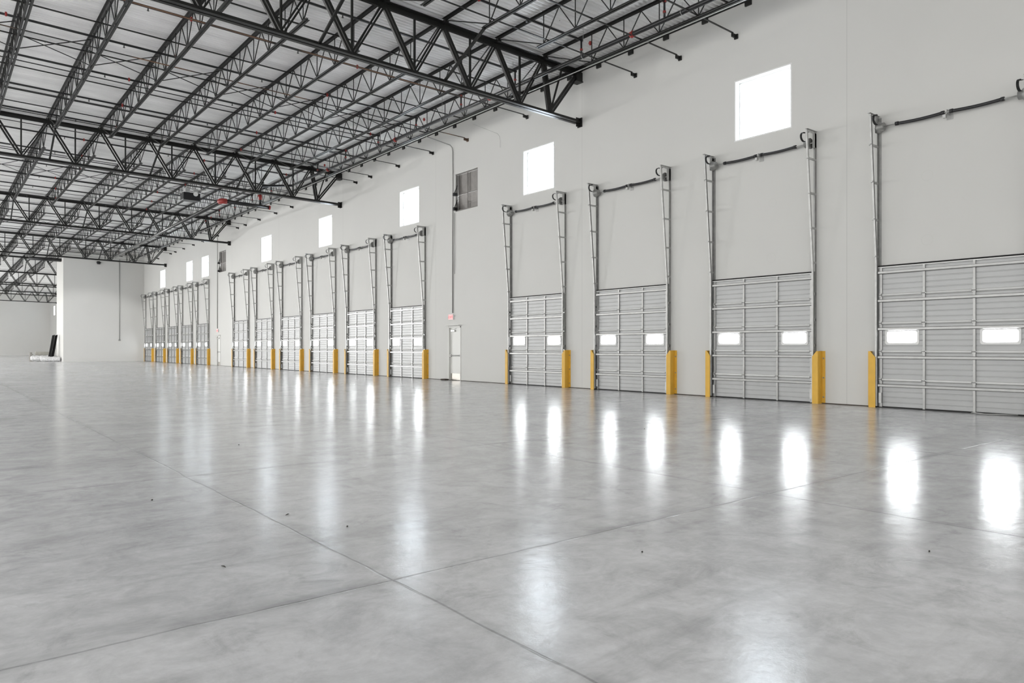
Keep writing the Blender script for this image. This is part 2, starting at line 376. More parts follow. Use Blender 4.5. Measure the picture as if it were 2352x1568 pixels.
def girder_meshes():
    P = {}
    m = MB(); chord_L(m, XL, 16.12, L(XL, ZT-.09), L(16.12, ZT-.09), True, .145, .035); P['top_chord'] = m.mesh('top_chord', M['steel'])
    m = MB(); chord_L(m, XL, 16.05, L(XL, ZB-.05), L(16.05, ZB-.05), False, .115, .035); P['bottom_chord'] = m.mesh('bottom_chord', M['steel'])
    web = []
    for k, xb in enumerate(bot_nodes):
        lo = (xb, 0, L(xb, ZB))
        if k == 0:
            m = MB(); dbl(m, lo, (16.0, 0, L(16, ZT-.06)), .12, .065, .03, (0,1,0)); web.append(('end_diagonal', m))
            m = MB(); dbl(m, lo, (14.6, 0, L(14.6, ZT-.06)), .15, .075, .035, (0,1,0)); web.append(('web_member', m))
            m = MB(); m.beam(lo, (15.35, 0, L(15.35, ZT-.06)), .045, .045); web.append(('web_strut', m))
        else:
            xr, xl = NX[k-1], NX[k]
            heavy = .10+.02*(k < 3)
            # tension diagonals rise towards the wall-side node from the bottom
            m = MB(); dbl(m, lo, (xl+.03, 0, L(xl, ZT-.06)), .13, .075, .03, (0,1,0)); web.append(('web_member', m))
            m = MB(); dbl(m, lo, (xr-.05, 0, L(xr, ZT-.06)), .085, .05, .03, (0,1,0)); web.append(('web_member', m))
            m = MB(); m.beam(lo, (xb, 0, L(xb, ZT-.06)), .05, .05); web.append(('web_strut', m))
    P['web'] = [(n, mm.mesh(n, M['steel'])) for n, mm in web]
    P['seat'] = MB().box(15.92, 16.16, -.11, .11, ZT-.28, ZT+.02).box(15.86, 16.16, -.14, .14, ZT-.30, ZT-.27).mesh('bearing_seat', M['steel'])
    P['stab'] = MB().box(15.98, 16.16, -.008, .008, ZB-.16, ZB+.13).box(16.13, 16.16, -.1, .1, ZB-.16, ZB+.13).mesh('stabiliser_plate', M['steel'])
    return P
GP = girder_meshes()
for gi, gy in enumerate(GY):
    if not vis([(XL, gy, 8.7), (16.1, gy, 8.5)]) : continue
    if gi == 0: continue
    where = {1: 'first from camera, ending high on the wall between windows', 2: 'second from the camera, crossing above the red pipe coupling'}.get(gi, '%s from the camera down the hall' % ORD[gi])
    g = empty('roof_girder', (0, gy, 0)); tag(g, 'black steel truss girder %s' % where, 'roof truss', 'truss girders across the hall')
    link('top_chord', GP['top_chord'], g); link('bottom_chord', GP['bottom_chord'], g); link('bearing_seat', GP['seat'], g); link('stabiliser_plate', GP['stab'], g)
    if gi <= 4:
        for n, me in GP['web']: link(n, me, g)
    else:
        for n, me in GP['web']: link(n, me, g)

# ---------------------------------------------------------------- bar joists
JT = ZT+.14; JB = 9.29       # top and bottom chord heights at the wall line
def joist_meshes(s, e, Ln=17.125):
    P = {}
    z0, z1 = JB, JT
    def ch(mb, a, b, z, leg, gap, up):
        for sg in (-1, 1):
            x0, x1 = sorted((sg*gap/2, sg*(gap/2+leg)))
            mb.box(x0, x1, a, b, z+(leg-.01 if up else 0), z+(leg if up else .01))
            x0, x1 = sorted((sg*gap/2, sg*(gap/2+.008))); mb.box(x0, x1, a, b, z, z+leg)
    m = MB(); ch(m, .06, Ln-.06, z1-.04, .062, .03, True); m.box(-.06, .06, .02, .2, z1-.12, z1-.04).box(-.06, .06, Ln-.2, Ln-.02, z1-.12, z1-.04)
    P['top_chord'] = m.mesh('top_chord', M['steel'])
    m = MB(); ch(m, s, Ln-e, z0, .055, .028, False); P['bottom_chord'] = m.mesh('bottom_chord', M['steel'])
    n = int(round((Ln-s-e-.5)/1.165)); lo = [s+.25+(Ln-s-e-.5)*i/n for i in range(n+1)]
    pts = [(0, .12, z1-.03), (0, lo[0], z0+.03)]
    m = MB(); m.beam(pts[0], pts[1], .026, .026)
    for a, b in zip(lo, lo[1:]):
        mid = (a+b)/2
        m.beam((0, a, z0+.03), (0, mid, z1-.03), .022, .022); m.beam((0, mid, z1-.03), (0, b, z0+.03), .022, .022)
    m.beam((0, lo[-1], z0+.03), (0, Ln-.12, z1-.03), .026, .026)
    P['web'] = m.mesh('web_rod', M['steel'])
    P['vert'] = MB().beam((0, 0, z0+.03), (0, 0, z1-.03), .02, .02).mesh('vertical_strut', M['steel'])
    P['lo'] = lo
    mm = MB()
    for yv in lo: mm.beam((0, yv, z0+.03), (0, yv, z1-.03), .02, .02)
    P['allv'] = mm.mesh('vertical_struts', M['steel'])
    return P
JS = joist_meshes(1.45, .35, Y_END-GY[4]-.01); JA = joist_meshes(.62, 1.85); JB2 = joist_meshes(1.45, 1.85)
bayname = {b: '%s bay from camera' % ORD[b+1] for b in range(9)}
for bi in range(len(GY)-1):
    gy = GY[bi]
    for k, x in enumerate(NX):
        if not vis([(x, gy, JB), (x, gy+17.1, JB)], 420): continue
        J = JA if (bi == 1 and k in (4, 5)) else (JS if bi == 4 and x > X_END else JB2)
        if bi >= 5 and x > X_END: continue
        j = empty('bar_joist', (x, gy, rise(x)))
        tag(j, 'black open-web bar joist, %s from the dock wall, in the %s' % (ORD[k+1], bayname[bi]), 'roof joist', 'bar joists under the roof deck')
        link('top_chord', J['top_chord'], j); link('bottom_chord', J['bottom_chord'], j); link('web_rod', J['web'], j)
        if bi < 3:
            for yv in J['lo']: link('vertical_strut', J['vert'], j, loc=(0, yv, 0))
        else:
            o = link('vertical_struts', J['allv'], j); o['kind'] = 'stuff'; o.name = 'strut_row'

# kicker braces from joist bottom chord to girder bottom chord at every other joist
for gi, gy in enumerate(GY[1:6], 1):
    for k in (2, 4, 6):
        x = NX[k]
        p, q = (x, gy-1.9, JB+rise(x)), (x+.02, gy-.06, ZB+rise(x)+.02)
        if not vis([p, q], 0): continue
        o = MB().beam(p, q, .06, .06).build('kicker_brace', M['steel'])
        tag(o, 'short slanting steel brace to the bottom of the %s girder from the %s joist' % (ORD[gi], ORD[k+1]), 'brace', 'kicker braces at the girders')

# ---------------------------------------------------------------- bridging rows (long thin rods across the joists)
ROWS = [2.6, 6.15, 8.6, 11.35, 13.9, 15.4]
rusty = {(1, 0), (1, 1)}
n_row = 0
for bi in range(0, 6):
    for ri, dy in enumerate(ROWS if bi else [3.1, 5.6, 8.4, 11.4, 13.18, 14.8]):
        y = GY[bi]+dy
        if not vis([(XL, y, 9.4), (16.1, y, 9.36)], 20) or y > Y_END-.3: continue
        n_row += 1
        rm = M['rust'] if (bi, ri) in rusty else M['steel']
        zz = 9.31
        mb = MB(); mb.beam((XL, y, L(XL, JB+.05)), (16.0, y, L(16, JB+.05)), .04, .02); mb.box(15.98, 16.16, y-.004, y+.04, 9.25, 9.34)
        mb.box(16.12, 16.16, y-.05, y+.05, 9.22, 9.34)
        o = mb.build('bridging_rod', rm)
        tag(o, 'thin rod under the joists, %s row from the camera, ending in a wall clip' % ('twenty-' + ORD[n_row-20] if n_row > 20 else ORD[n_row]), 'bridging rod', 'bridging rods running to the wall clips')
        if ri in (1, 3) or bi == 1:
            o2 = MB().beam((XL, y+.05, L(XL, JT-.06)), (16.1, y+.05, L(16.1, JT-.06)), .04, .03).build('upper_bridging_rod', M['steel'])
            tag(o2, 'thin bridging rod tight under the roof deck, %s row from the camera' % ('twenty-' + ORD[n_row-20] if n_row > 20 else ORD[n_row]), 'bridging rod', 'bridging rods under the deck')
# X bracing between neighbouring joists, one row in each bay
for bi in range(0, 4):
    y = GY[bi]+7.6
    for k in range(9):
        xa, xb = NX[k], NX[k+1]
        if not vis([(xa, y, 9.4), (xb, y, 9.4)], 0): continue
        mb = MB().beam((xa, y, JB+rise(xa)+.02), (xb, y+.9, JT+rise(xb)-.05), .035, .02).beam((xa, y+.03, JT+rise(xa)-.05), (xb, y-.02, JB+rise(xb)+.02), .035, .02)
        o = mb.build('cross_brace', M['steel'])
        tag(o, 'crossed steel braces between the %s and %s joists from the wall, %s' % (ORD[k+1], ORD[k+2], bayname[bi]), 'brace', 'crossed braces between joists')

# ---------------------------------------------------------------- sprinkler piping
def coupling(x, y, z, r, axis, parent, ln=.09):
    d = Vector((ln/2, 0, 0)) if axis == 'x' else (Vector((0, ln/2, 0)) if axis == 'y' else Vector((0, 0, ln/2)))
    p = Vector((x, y, z)); mb = MB().tube([p-d, p+d], r, 12); mb.box(x-.02, x+.02, y-.02, y+.02, z-r-.012, z+r+.012)
    o = mb.build('pipe_coupling', M['redpaint'], parent); o['label'] = 'red grooved coupling'; return o
hd = MB().tube([(0,0,0), (0,0,-.09)], .012, 6).tube([(0,0,-.09), (0,0,-.10)], .03, 8).tube([(0,0,-.05),(0,0,-.065)], .02, 6).mesh('sprinkler_head', M['pipe'])
hg = MB().tube([(0,0,.02), (0,0,.22)], .005, 5).mesh('pipe_hanger', M['galv_dark'])
sy = -.3; cnt = 0
yy = 2.75
while yy < Y_END-.2:
    z = 9.86
    if vis([(XL, yy, z+.3), (14.9, yy, z)], 20) and min(abs(yy-g) for g in GY) > .25:
        cnt += 1
        s = empty('sprinkler_line', (0, yy, 0)); nm = ORD[cnt] if cnt <= 20 else 'twenty-'+ORD[cnt-20]
        tag(s, 'black sprinkler branch pipe with red couplings, %s from the camera' % nm, 'sprinkler pipe', 'sprinkler branch pipes')
        MB().tube([(XL, 0, L(XL, z)), (14.25, 0, L(14.25, z))], .034, 8).build('pipe', M['pipe'], s)
        if yy < 52:
            for i, xc in enumerate((13.85, 9.95, 5.1, .9)): coupling(xc+(cnt % 3)*.35, 0, L(xc, z), .044, 'x', s, .055)
            for xc in (12.2, 8.4, 4.4, 1.2): link('sprinkler_head', hd, s, loc=(xc, 0, L(xc, z)))
            MB().tube([(14.2, 0, L(14.2, z)), (14.2, 0, 9.45)], .028, 8).build('riser_nipple', M['pipe'], s); coupling(14.2, 0, 9.62, .04, 'z', s, .05)
    yy += 2.93
mx, mz = 14.2, 9.42
main = empty('sprinkler_main', (mx, 0, mz)); tag(main, 'thick black sprinkler main running beside the dock wall under the deck', 'sprinkler pipe')
MB().tube([(0, -4, 0), (0, 35.0, 0)], .062, 16).build('pipe', M['pipe'], main)
for y in (6.5, 12.6, 18.7, 24.8, 30.9): coupling(0, y, 0, .078, 'y', main, .10)
ringm = MB().tube([(math.cos(a)*.075, 0, math.sin(a)*.075) for a in [i*math.pi/8 for i in range(17)]], .007, 5, False).tube([(0,0,.07), (0,0,.80)], .006, 5).mesh('pipe_hanger', M['galv'])
for y in (4.6, 8.2, 11.0, 14.4, 17.5, 21.5, 26, 31): link('pipe_hanger', ringm, main, loc=(0, y, 0))
# red drop and lower cross main below the girders
low = empty('lower_cross_main', (10.85, 35.4, 8.28)); tag(low, 'grey fire pipe hung below the trusses, elbowing at a big red coupling', 'fire pipe')
MB().tube([(0, .15, 0), (.35, 27, 0)], .085, 14).build('long_pipe', M['lowpipe'], low)
MB().tube([(.12, 0, 0), (2.35, .15, -.02)], .09, 14).build('cross_pipe', M['pipe'], low)
o = MB().tube([(0, .25, 0), (0, .08, 0), (.06, .0, 0), (.24, 0, 0)], .13, 14).build('elbow', M['redpaint'], low); o['label'] = 'red painted elbow'
MB().tube([(2.33, .15, -.02), (2.40, .15, -.02)], .105, 12).build('end_cap', M['redpaint'], low)
MB().tube([(1.9, .13, .0), (1.9, .12, .75), (2.0, .1, 1.0), (3.35, -.4, 1.12)], .06, 12).build('riser', M['pipe'], low)
o = MB().tube([(1.9, .12, .3), (1.9, .12, .55)], .085, 12).build('riser_coupling', M['redpaint'], low); o['label'] = 'red coupling'
# hanging dark unit
un = empty('hanging_unit', (10.25, 38.2, 8.62)); tag(un, 'dark boxy unit with a pale round fitting hung under the trusses', 'ceiling unit')
MB().box(-.45, .35, -.3, .3, 0, .38).build('housing', M['pipe'], un, .03)
MB().tube([(.12, -.34, .32), (.12, -.30, .32)], .11, 16).build('round_fitting', M['white_frame'], un)
MB().box(-.35, -.15, -.28, .1, .38, .6).build('bracket', M['galv'], un); MB().box(.1, .3, -.1, .1, .38, .62).beam((.2, 0, .55), (.70, 0, .66), .05, .05).build('hanger', M['galv'], un)

# thin conduits; the one under the first joist also draws its chord's highlight
def cond(name, pts, r, label, m='conduit', cat='conduit', group=None):
    o = MB().tube(pts, r, 8).build(name, M[m]); return tag(o, label, cat, group)
cond('chord_highlight_conduit', [(14.60, -3, 9.285), (14.60, 16, 9.285), (14.60, 30, 9.285), (14.60, 70, 9.285)], .014, 'long thin pale conduit under the first joist, doubling as its chord highlight', 'galv')
def bend(y, z1, zt, xw=WX-.03, xi=14.9):
    return [(xw, y, z1), (xw, y, zt-.25), (xw-.03, y, zt-.1), (xw-.12, y, zt-.02), (xw-.28, y, zt), (xi, y, zt+.12)]
cond('wall_conduit', bend(23.67, 2.66, 9.30), .020, 'grey conduit dropping down the wall to the exit sign beside the near louver')
cond('thin_wall_conduit', [(WX-.03, 23.54, 6.60), (WX-.03, 23.54, 4.2)], .010, 'thin short conduit below the near louver, beside the longer conduit')
cond('wall_wire', bend(20.62, 8.55, 9.05), .006, 'thin wire curving down the wall just past the second high window', 'galv', 'wire')
cond('wall_conduit', bend(53.55, 2.66, 9.30), .022, 'grey conduit dropping to the far exit sign beside the far louver')
o = empty('end_wall_conduit', (14.05, Y_END-.03, 0)); tag(o, 'grey conduit running down the end wall to a small box', 'conduit')
MB().tube([(0, 0, 2.05), (0, 0, 9.6)], .028, 8).build('pipe', M['conduit'], o); MB().box(-.09, .09, -.05, .03, 1.93, 2.05).build('outlet_box', M['conduit'], o)

# ---------------------------------------------------------------- dock doors
NG = {'before the first exit sign': [0,1,2,3], 'between the two exit signs': [4,5,6,7,8,9], 'past the second exit sign': [10,11,12,13,14]}
SH = DH/5
def rounded(cy, cz, hw, hh, r, n=5):
    p = []
    for sx_, sz_, a0 in ((1, 1, 0), (-1, 1, 90), (-1, -1, 180), (1, -1, 270)):
        for i in range(n+1):
            a = math.radians(a0+90*i/n); p.append((cy+sx_*(hw-r)+r*math.cos(a), cz+sz_*(hh-r)+r*math.sin(a)))
    return p
def make_door():
    # origin: at floor under the door centre; local -x points into the hall
    r = empty('dock_door', (0, 0, 0)); hw = DW/2; bw = DW/3
    stile_y = [-hw+.04, -hw+bw, hw-bw, hw-.04]
    for s in range(5):
        z0 = s*SH; win = (s == 2)
        lites = [(-hw+bw/2+.02, .31), (hw-bw/2-.02, .31)] if win else []
        zc = z0+SH*.50; hh = .13
        mb = MB(); a, b = z0+.006, z0+SH-.004
        # sheet with shallow horizontal ribs, split around the lites
        def sheet(y0, y1, za, zb):
            zs = [za]
            k = math.ceil((za-z0)/.0762)
            prof = [(0, za)]
            zz = z0+.115
            while zz < zb-.012:
                if zz > za+.012: prof += [(0, zz-.014), (.006, zz-.005), (.006, zz+.005), (0, zz+.014)]
                zz += .115
            prof += [(0, zb), (.045, zb), (.045, za)]
            mb.prism(prof, 'y', y0, y1)
        if win:
            (c1, w1), (c2, w2) = lites
            sheet(-hw, hw, a, zc-hh); sheet(-hw, hw, zc+hh, b)
            sheet(-hw, c1-w1, zc-hh, zc+hh); sheet(c1+w1, c2-w2, zc-hh, zc+hh); sheet(c2+w2, hw, zc-hh, zc+hh)
        else: sheet(-hw, hw, a, b)
        sec = mb.build('door_section', M['door'], r)
        if win:
            for c, w_ in lites:
                outer = rounded(c, zc, w_+.035, hh+.035, .05); inner = rounded(c, zc, w_-.008, hh-.008, .05)
                fm = MB(); n = len(outer)
                for x in (-.012, .05): fm.v += [(x, y, z) for y, z in outer]+[(x, y, z) for y, z in inner]
                for j in range(n):
                    k = (j+1) % n
                    fm.f += [(j, k, n+k, n+j), (2*n+j, 2*n+k, 3*n+k, 3*n+j), (j, k, 2*n+k, 2*n+j), (n+j, n+k, 3*n+k, 3*n+j)]; fm.sm += [False]*4
                fm.build('lite_frame', M['white_frame'], sec)
                MB().prism(rounded(c, zc, w_-.004, hh-.004, .05), 'x', .018, .024).build('lite_pane', M['doorpane'], sec)
        # stiffeners of this section
        for i, y in enumerate(stile_y):
            w_ = .0225+(.02 if i in (0, 3) else 0)
            MB().box(-.028, 0, y-w_, y+w_, a+.01, b-.01).build('stile', M['strut'], sec)
        # horizontal hat strut near the top of the section, and the pale meeting rail
        zt = z0+SH-.13
        MB().prism([(-.02, zt-.035), (-.075, zt-.022), (-.075, zt+.022), (-.02, zt+.035), (-.02, zt+.028), (-.068, zt+.016), (-.068, zt-.016), (-.02, zt-.028)], 'y', -hw, hw).build('strut', M['strut'], sec)
        if s < 4:
            m2 = MB()
            for y0, y1 in zip(stile_y, stile_y[1:]): m2.prism([(-.001, b-.034), (-.030, b-.012), (-.024, b+.016), (-.001, b+.030)], 'y', y0+.035, y1-.035)
            m2.build('meeting_rail', M['rail'], sec)
            for i, y in enumerate(stile_y):
                MB().box(-.045, -.02, y-.032, y+.032, b-.035, b+.035).tube([(-.05, y-.04, b), (-.05, y+.04, b)], .010, 8).build('hinge', M['strut'], sec)
        else: MB().box(-.035, -.0, -hw, hw, b-.02, b).build('top_rail', M['white_frame'], sec)
    MB().box(-.01, .04, -hw, hw, 0.0, .03).build('bottom_seal', M['rubber'], r)
    MB().prism([(-.005, DH), (-.02, DH+.01), (-.005, DH+.03), (.03, DH+.03), (.03, DH)], 'y', -hw-.02, hw+.02).build('top_seal', M['rubber'], r)
    for sg in (-1, 1): MB().box(-.06, -.005, sg*(hw-.05)-.03, sg*(hw-.05)+.03, .10, .32).build('bottom_bracket', M['galv'], r)
    return r
TZ = 6.20
def make_track(sg):
    # sg=+1 : left (far) side as seen from the hall, origin at floor on the wall line beside the door edge
    r = empty('door_track', (0, 0, 0)); T = M['galv_dark']
    # wall angle
    MB().box(-.006, -.001, -.03*sg-.035, -.03*sg+.035, .02, TZ+.1).box(-.07, -.001, .0-.004, .0+.004, .02, TZ+.1).build('wall_angle', T, r)
    ztop, zk = TZ+.12, 3.12; x_lo, x_hi = -.135, -.41
    def chan(p, q): return MB().beam(p, q, .012, .052, (1,0,0)).beam(Vector(p)+Vector((.022, -.014*sg, 0)), Vector(q)+Vector((.022, -.014*sg, 0)), .036, .006, (1,0,0)).beam(Vector(p)+Vector((-.022, -.014*sg, 0)), Vector(q)+Vector((-.022, -.014*sg, 0)), .036, .006, (1,0,0))
    m = chan((x_lo, 0, zk), (x_hi, 0, ztop)); m.build('inclined_rail', M['galv'], r)
    m = chan((x_lo, 0, .03), (x_lo, 0, zk)); m.build('vertical_rail', M['galv'], r)
    for z in (5.68, 4.88, 4.08, 3.28):
        t = (z-zk)/(ztop-zk); xr = x_lo+(x_hi-x_lo)*t
        MB().box(xr-.03, -.002, -.005, .004, z-.022, z+.022).box(xr-.03, -.002, -.005, .03, z-.022, z-.017).box(xr-.045, xr-.02, -.02, .02, z-.015, z+.015).build('rung_bracket', M['galv'], r)
    for z in (2.55, 1.95, 1.35, .75):
        MB().box(x_lo, -.002, -.004, .004, z-.03, z+.03).build('jamb_bracket', M['galv'], r)
    m = MB().prism([(-.17, TZ-.24), (-.001, TZ-.24), (-.001, TZ+.14), (x_hi-.03, TZ+.14), (x_hi-.03, TZ+.09), (-.17, TZ+.07)], 'y', -.004, .004)
    m.box(x_hi-.04, -.001, -.03, .03, TZ+.136, TZ+.144); m.build('header_plate', M['galv'], r)
    # black bumper strip: C shaped leaf spring
    pts = []
    for i in range(13):
        a = math.radians(75+210*i/12); pts.append((x_hi+.05+math.cos(a)*.13-.0, -.11*sg, TZ-.02+math.sin(a)*.105))
    mb = MB()
    for p, q in zip(pts, pts[1:]): mb.beam(p, q, .045, .012, (0,0,1) if abs(p[2]-q[2]) < .02 else (1,0,0))
    mb.tube([(x_hi+.08, -.11*sg, TZ+.08), (x_hi+.08, 0, TZ+.08)], .008, 6); mb.build('bumper_spring', M['rubber'], r)
    # bracket bolts
    return r
def make_shaft():
    r = empty('torsion_spring_shaft', (0, 0, 0)); hw = DW/2; z = 6.06; x = -.15
    MB().tube([(x, -hw-.05, z), (x, hw+.05, z)], .013, 8).build('shaft', M['galv'], r)
    for sg in (-1, 1):
        ys = [sg*(.06+(hw-.48)*i/10) for i in range(11)]
        o = MB().tube([(x, y, z-.018*math.sin(math.pi*i/10)) for i, y in enumerate(ys)], .034, 12); 
        o.tube([(x, ys[-1]-sg*.03, z), (x, ys[-1]+sg*.03, z)], .042, 12).tube([(x, ys[0]-sg*.01, z), (x, ys[0]+sg*.05, z)], .042, 12); o.build('torsion_spring', M['spring'], r)
        MB().tube([(x, sg*(hw-.03), z), (x, sg*(hw-.07), z), (x, sg*(hw-.085), z), (x, sg*(hw-.16), z)], [.125, .12, .09, .085], 20).build('cable_drum', M['galv_dark'], r)
    MB().box(-.002-.006, -.002, -.06, .06, z-.13, z+.09).box(x-.03, -.004, -.004, .004, z-.05, z+.05).box(x-.05, x+.02, .01, .07, z-.12, z-.05).build('centre_bracket', M['galv'], r)
    return r
GH = 1.22
def make_guard(sg):
    # z-section plate guard. sg=+1 left (far) side
    r = empty('track_guard', (0, 0, 0)); t = .008; d = .17
    def arc(cy0, cy1, x0, x1): pass
    MB().box(-t, -.001, *sorted((.13*sg, .22*sg)), 0, GH).build('wall_flange', M['yellow'], r)
    MB().prism([(-.002, 0), (-d, 0), (-d, GH-.02), (-d+.02, GH), (-.002, GH)], 'y', *sorted((.13*sg, (.13+t)*sg))).build('side_plate', M['yellow'], r)
    poly = [(.13*sg, 0), (-.01*sg, 0), (-.01*sg, GH-.13), (.10*sg, GH), (.13*sg, GH)]
    MB().prism(poly, 'x', -d-t, -d).build('front_plate', M['yellow'], r)
    for z in (.15, .6, 1.05): MB().tube([(-t-.012, .18*sg, z), (-t, .18*sg, z)], .018, 8).build('anchor_bolt', M['galv_dark'], r)
    return r
proto = {'door': make_door(), 'tl': make_track(1), 'tr': make_track(-1), 'shaft': make_shaft(), 'gl': make_guard(1), 'gr': make_guard(-1)}
first = {k: True for k in proto}
def place(k, loc, label, cat, group):
    o = proto[k] if first[k] else copy_tree(proto[k]); first[k] = False
    o.location = loc; tag(o, label, cat, group); return o
grp_of = {}
for g, l in NG.items():
    for n, i in enumerate(l): grp_of[i] = (g, n, len(l))
for i, y in enumerate(DY):
    g, n, c = grp_of[i]; nm = 'the %s dock door down the hall' % ORD[i+1]; yc = y-DW/2
    d = place('door', (WX-.055, yc, 0), ('grey' if i < 4 else 'bright galvanised')+' sectional dock door, %s down the hall, ' % ORD[i+1]+('cut off by the photo edge' if i == 0 else g), 'dock door', 'sectional dock doors along the wall')
    d['kind'] = 'thing'
    place('tl', (WX, y+.03, 0), 'tall ladder-like metal track at the far jamb of '+nm, 'door track', 'door tracks')
    place('tr', (WX, y-DW-.03, 0), 'tall ladder-like metal track at the near jamb of '+nm, 'door track', 'door tracks')
    place('shaft', (WX, yc, 0), 'shaft with two black torsion springs above '+nm, 'torsion spring', 'torsion spring shafts')
    place('gl', (WX, y+.03, 0), 'yellow steel guard at the far jamb foot of '+nm, 'track guard', 'yellow track guards')
    place('gr', (WX, y-DW-.03, 0), 'yellow steel guard at the near jamb foot of '+nm, 'track guard', 'yellow track guards')
# one more track seen past the block far away
place('tl', (WX, 131.2, 0), 'tiny track on the distant wall glimpsed past the end block', 'door track', 'door tracks')

# ---------------------------------------------------------------- louvers
for i, (a, b) in enumerate(LOUV):
    o = empty('wall_louver', (WX, (a+b)/2, 6.64)); hw = (a-b)/2; h = 1.48
    tag(o, ['metal slatted louver in the wall above the near white door', 'metal slatted louver in the wall above the far white door'][i], 'louver', 'wall louvers')
    t = .05
    MB().box(.03, .2, -hw, hw, 0, t).box(.03, .2, -hw, hw, h-t, h).box(.03, .2, -hw, -hw+t, t, h-t).box(.03, .2, hw-t, hw, t, h-t).build('louver_frame', M['louver'], o)
    MB().box(.06, .085, -.018, .018, t, h-t).build('mullion', M['louver'], o)
    MB().box(.06, .085, -hw+t, hw-t, h*.43, h*.43+.03).build('cross_rail', M['louver'], o)
    ns = 15
    for s in range(ns):
        zc = t+(h-2*t)*(s+.5)/ns
        ang = 10 if s > 6 else (20 if 1 < s else 8)
        dx = math.sin(math.radians(ang))*.06; dz = math.cos(math.radians(ang))*.06
        MB().beam((.13-dx, -hw+t, zc-dz+.01), (.13-dx, hw-t, zc-dz+.01), .001, .001).hexa([(.13-dx,-hw+t,zc-dz),(.133-dx,-hw+t,zc-dz),(.133-dx,hw-t,zc-dz),(.13-dx,hw-t,zc-dz),(.13+dx,-hw+t,zc+dz),(.133+dx,-hw+t,zc+dz),(.133+dx,hw-t,zc+dz),(.13+dx,hw-t,zc+dz)]) if False else None
        m = MB(); m.hexa([(.13+dx,-hw+t,zc-dz),(.133+dx,-hw+t,zc-dz),(.133+dx,hw-t,zc-dz),(.13+dx,hw-t,zc-dz),(.13-dx,-hw+t,zc+dz),(.133-dx,-hw+t,zc+dz),(.133-dx,hw-t,zc+dz),(.13-dx,hw-t,zc+dz)])
        m.build('louver_slat', M['louver'], o)
    MB().tube([(.05, hw-t-.07, t), (.05, hw-t-.07, h-t)], .012, 6).build('linkage_rod', M['galv'], o)
    for z in (.05, .62):
        MB().box(-.10, .06, hw-.06, hw+.05, z, z+.12).beam((-.05, hw, z+.1), (.05, hw-.06, z+.42), .03, .03).build('actuator', M['pipe'], o)

# ---------------------------------------------------------------- exit signs
def exit_sign(y, label):
    o = empty('exit_sign', (WX, y, 2.40)); tag(o, label, 'exit sign', 'lit exit signs')
    m = bpy.data.materials.get('exit_face')
    if not m:
        m = bpy.data.materials.new('exit_face'); m.use_nodes = True; b = m.node_tree.nodes['Principled BSDF']
        b.inputs['Base Color'].default_value = (.8, .35, .35, 1); b.inputs['Emission Color'].default_value = (1, .42, .42, 1); b.inputs['Emission Strength'].default_value = .75
        m2 = bpy.data.materials.new('exit_letter'); m2.use_nodes = True; b = m2.node_tree.nodes['Principled BSDF']
        b.inputs['Base Color'].default_value = (.7, .05, .05, 1); b.inputs['Emission Color'].default_value = (1, .16, .16, 1); b.inputs['Emission Strength'].default_value = .8
    MB().box(-.05, -.001, -.16, .16, 0, .21).build('sign_housing', M['redpaint'] if False else M['white_frame'], o, .006)
    MB().box(-.056, -.05, -.15, .15, .01, .20).build('sign_face', m, o)
    cu = bpy.data.curves.new('exit_text', 'FONT'); cu.body = 'EXIT'; cu.size = .15; cu.extrude = .002; cu.align_x = 'CENTER'
    tmp = bpy.data.objects.new('exit_text', cu); C.objects.link(tmp); bpy.context.view_layer.update()
    me = bpy.data.meshes.new_from_object(tmp); C.objects.unlink(tmp); bpy.data.objects.remove(tmp)
    me.materials.clear(); me.materials.append(bpy.data.materials['exit_letter'])
    t = link('exit_letters', me, o); t.location = (-.059, 0, .05); t.rotation_euler = (R90, 0, -R90)
    for sg in (-1, 1): MB().tube([(-.03, sg*.165, .15), (-.03, sg*.2, .16)], [.02, .035], 10).build('emergency_lamp', M['white_frame'], o)
exit_sign(23.78, 'lit red exit sign on the wall above the near white door')
exit_sign(53.5, 'lit red exit sign on the wall above the far white door')
# door stop wedge by the near personnel door
tag(MB().box(WX-.22, WX-.02, 23.95, 24.25, 0, .05).build('floor_wedge', M['brownblack'], None, .01), 'small dark brown scrap on the floor at the foot of the near white door', 'debris')

# lifting anchor patches on the wall
for k, (y, z, rr) in enumerate([(9.78,4.86,.10),(9.81,3.51,.12),(14.68,4.85,.10),(14.71,3.51,.11),(18.31,4.39,.11),(18.36,3.48,.11),(8.84,7.41,.03),(7.18,7.44,.04),(17.34,7.4,.03),(15.67,7.46,.04),(6.24,4.88,.11),(6.24,3.54,.11),(22.9,4.45,.10),(22.9,3.45,.08),(26.9,4.5,.1),(31.4,4.5,.1),(31.4,3.4,.12)]):
    n = 24; mb = MB()
    for j in range(n):
        a0, a1 = 2*math.pi*j/n, 2*math.pi*(j+1)/n
        for r0, r1 in ((rr-.005, rr+.005),):
            i0 = len(mb.v); mb.v += [(-.002, math.cos(a0)*r0, math.sin(a0)*r0), (-.002, math.cos(a1)*r0, math.sin(a1)*r0), (-.002, math.cos(a1)*r1, math.sin(a1)*r1), (-.002, math.cos(a0)*r1, math.sin(a0)*r1)]
            mb.f.append((i0, i0+1, i0+2, i0+3)); mb.sm.append(False)
    o = mb.build('anchor_patch', M['patch'], bpy.data.objects['wall_right']); o.location = (WX, y, z)

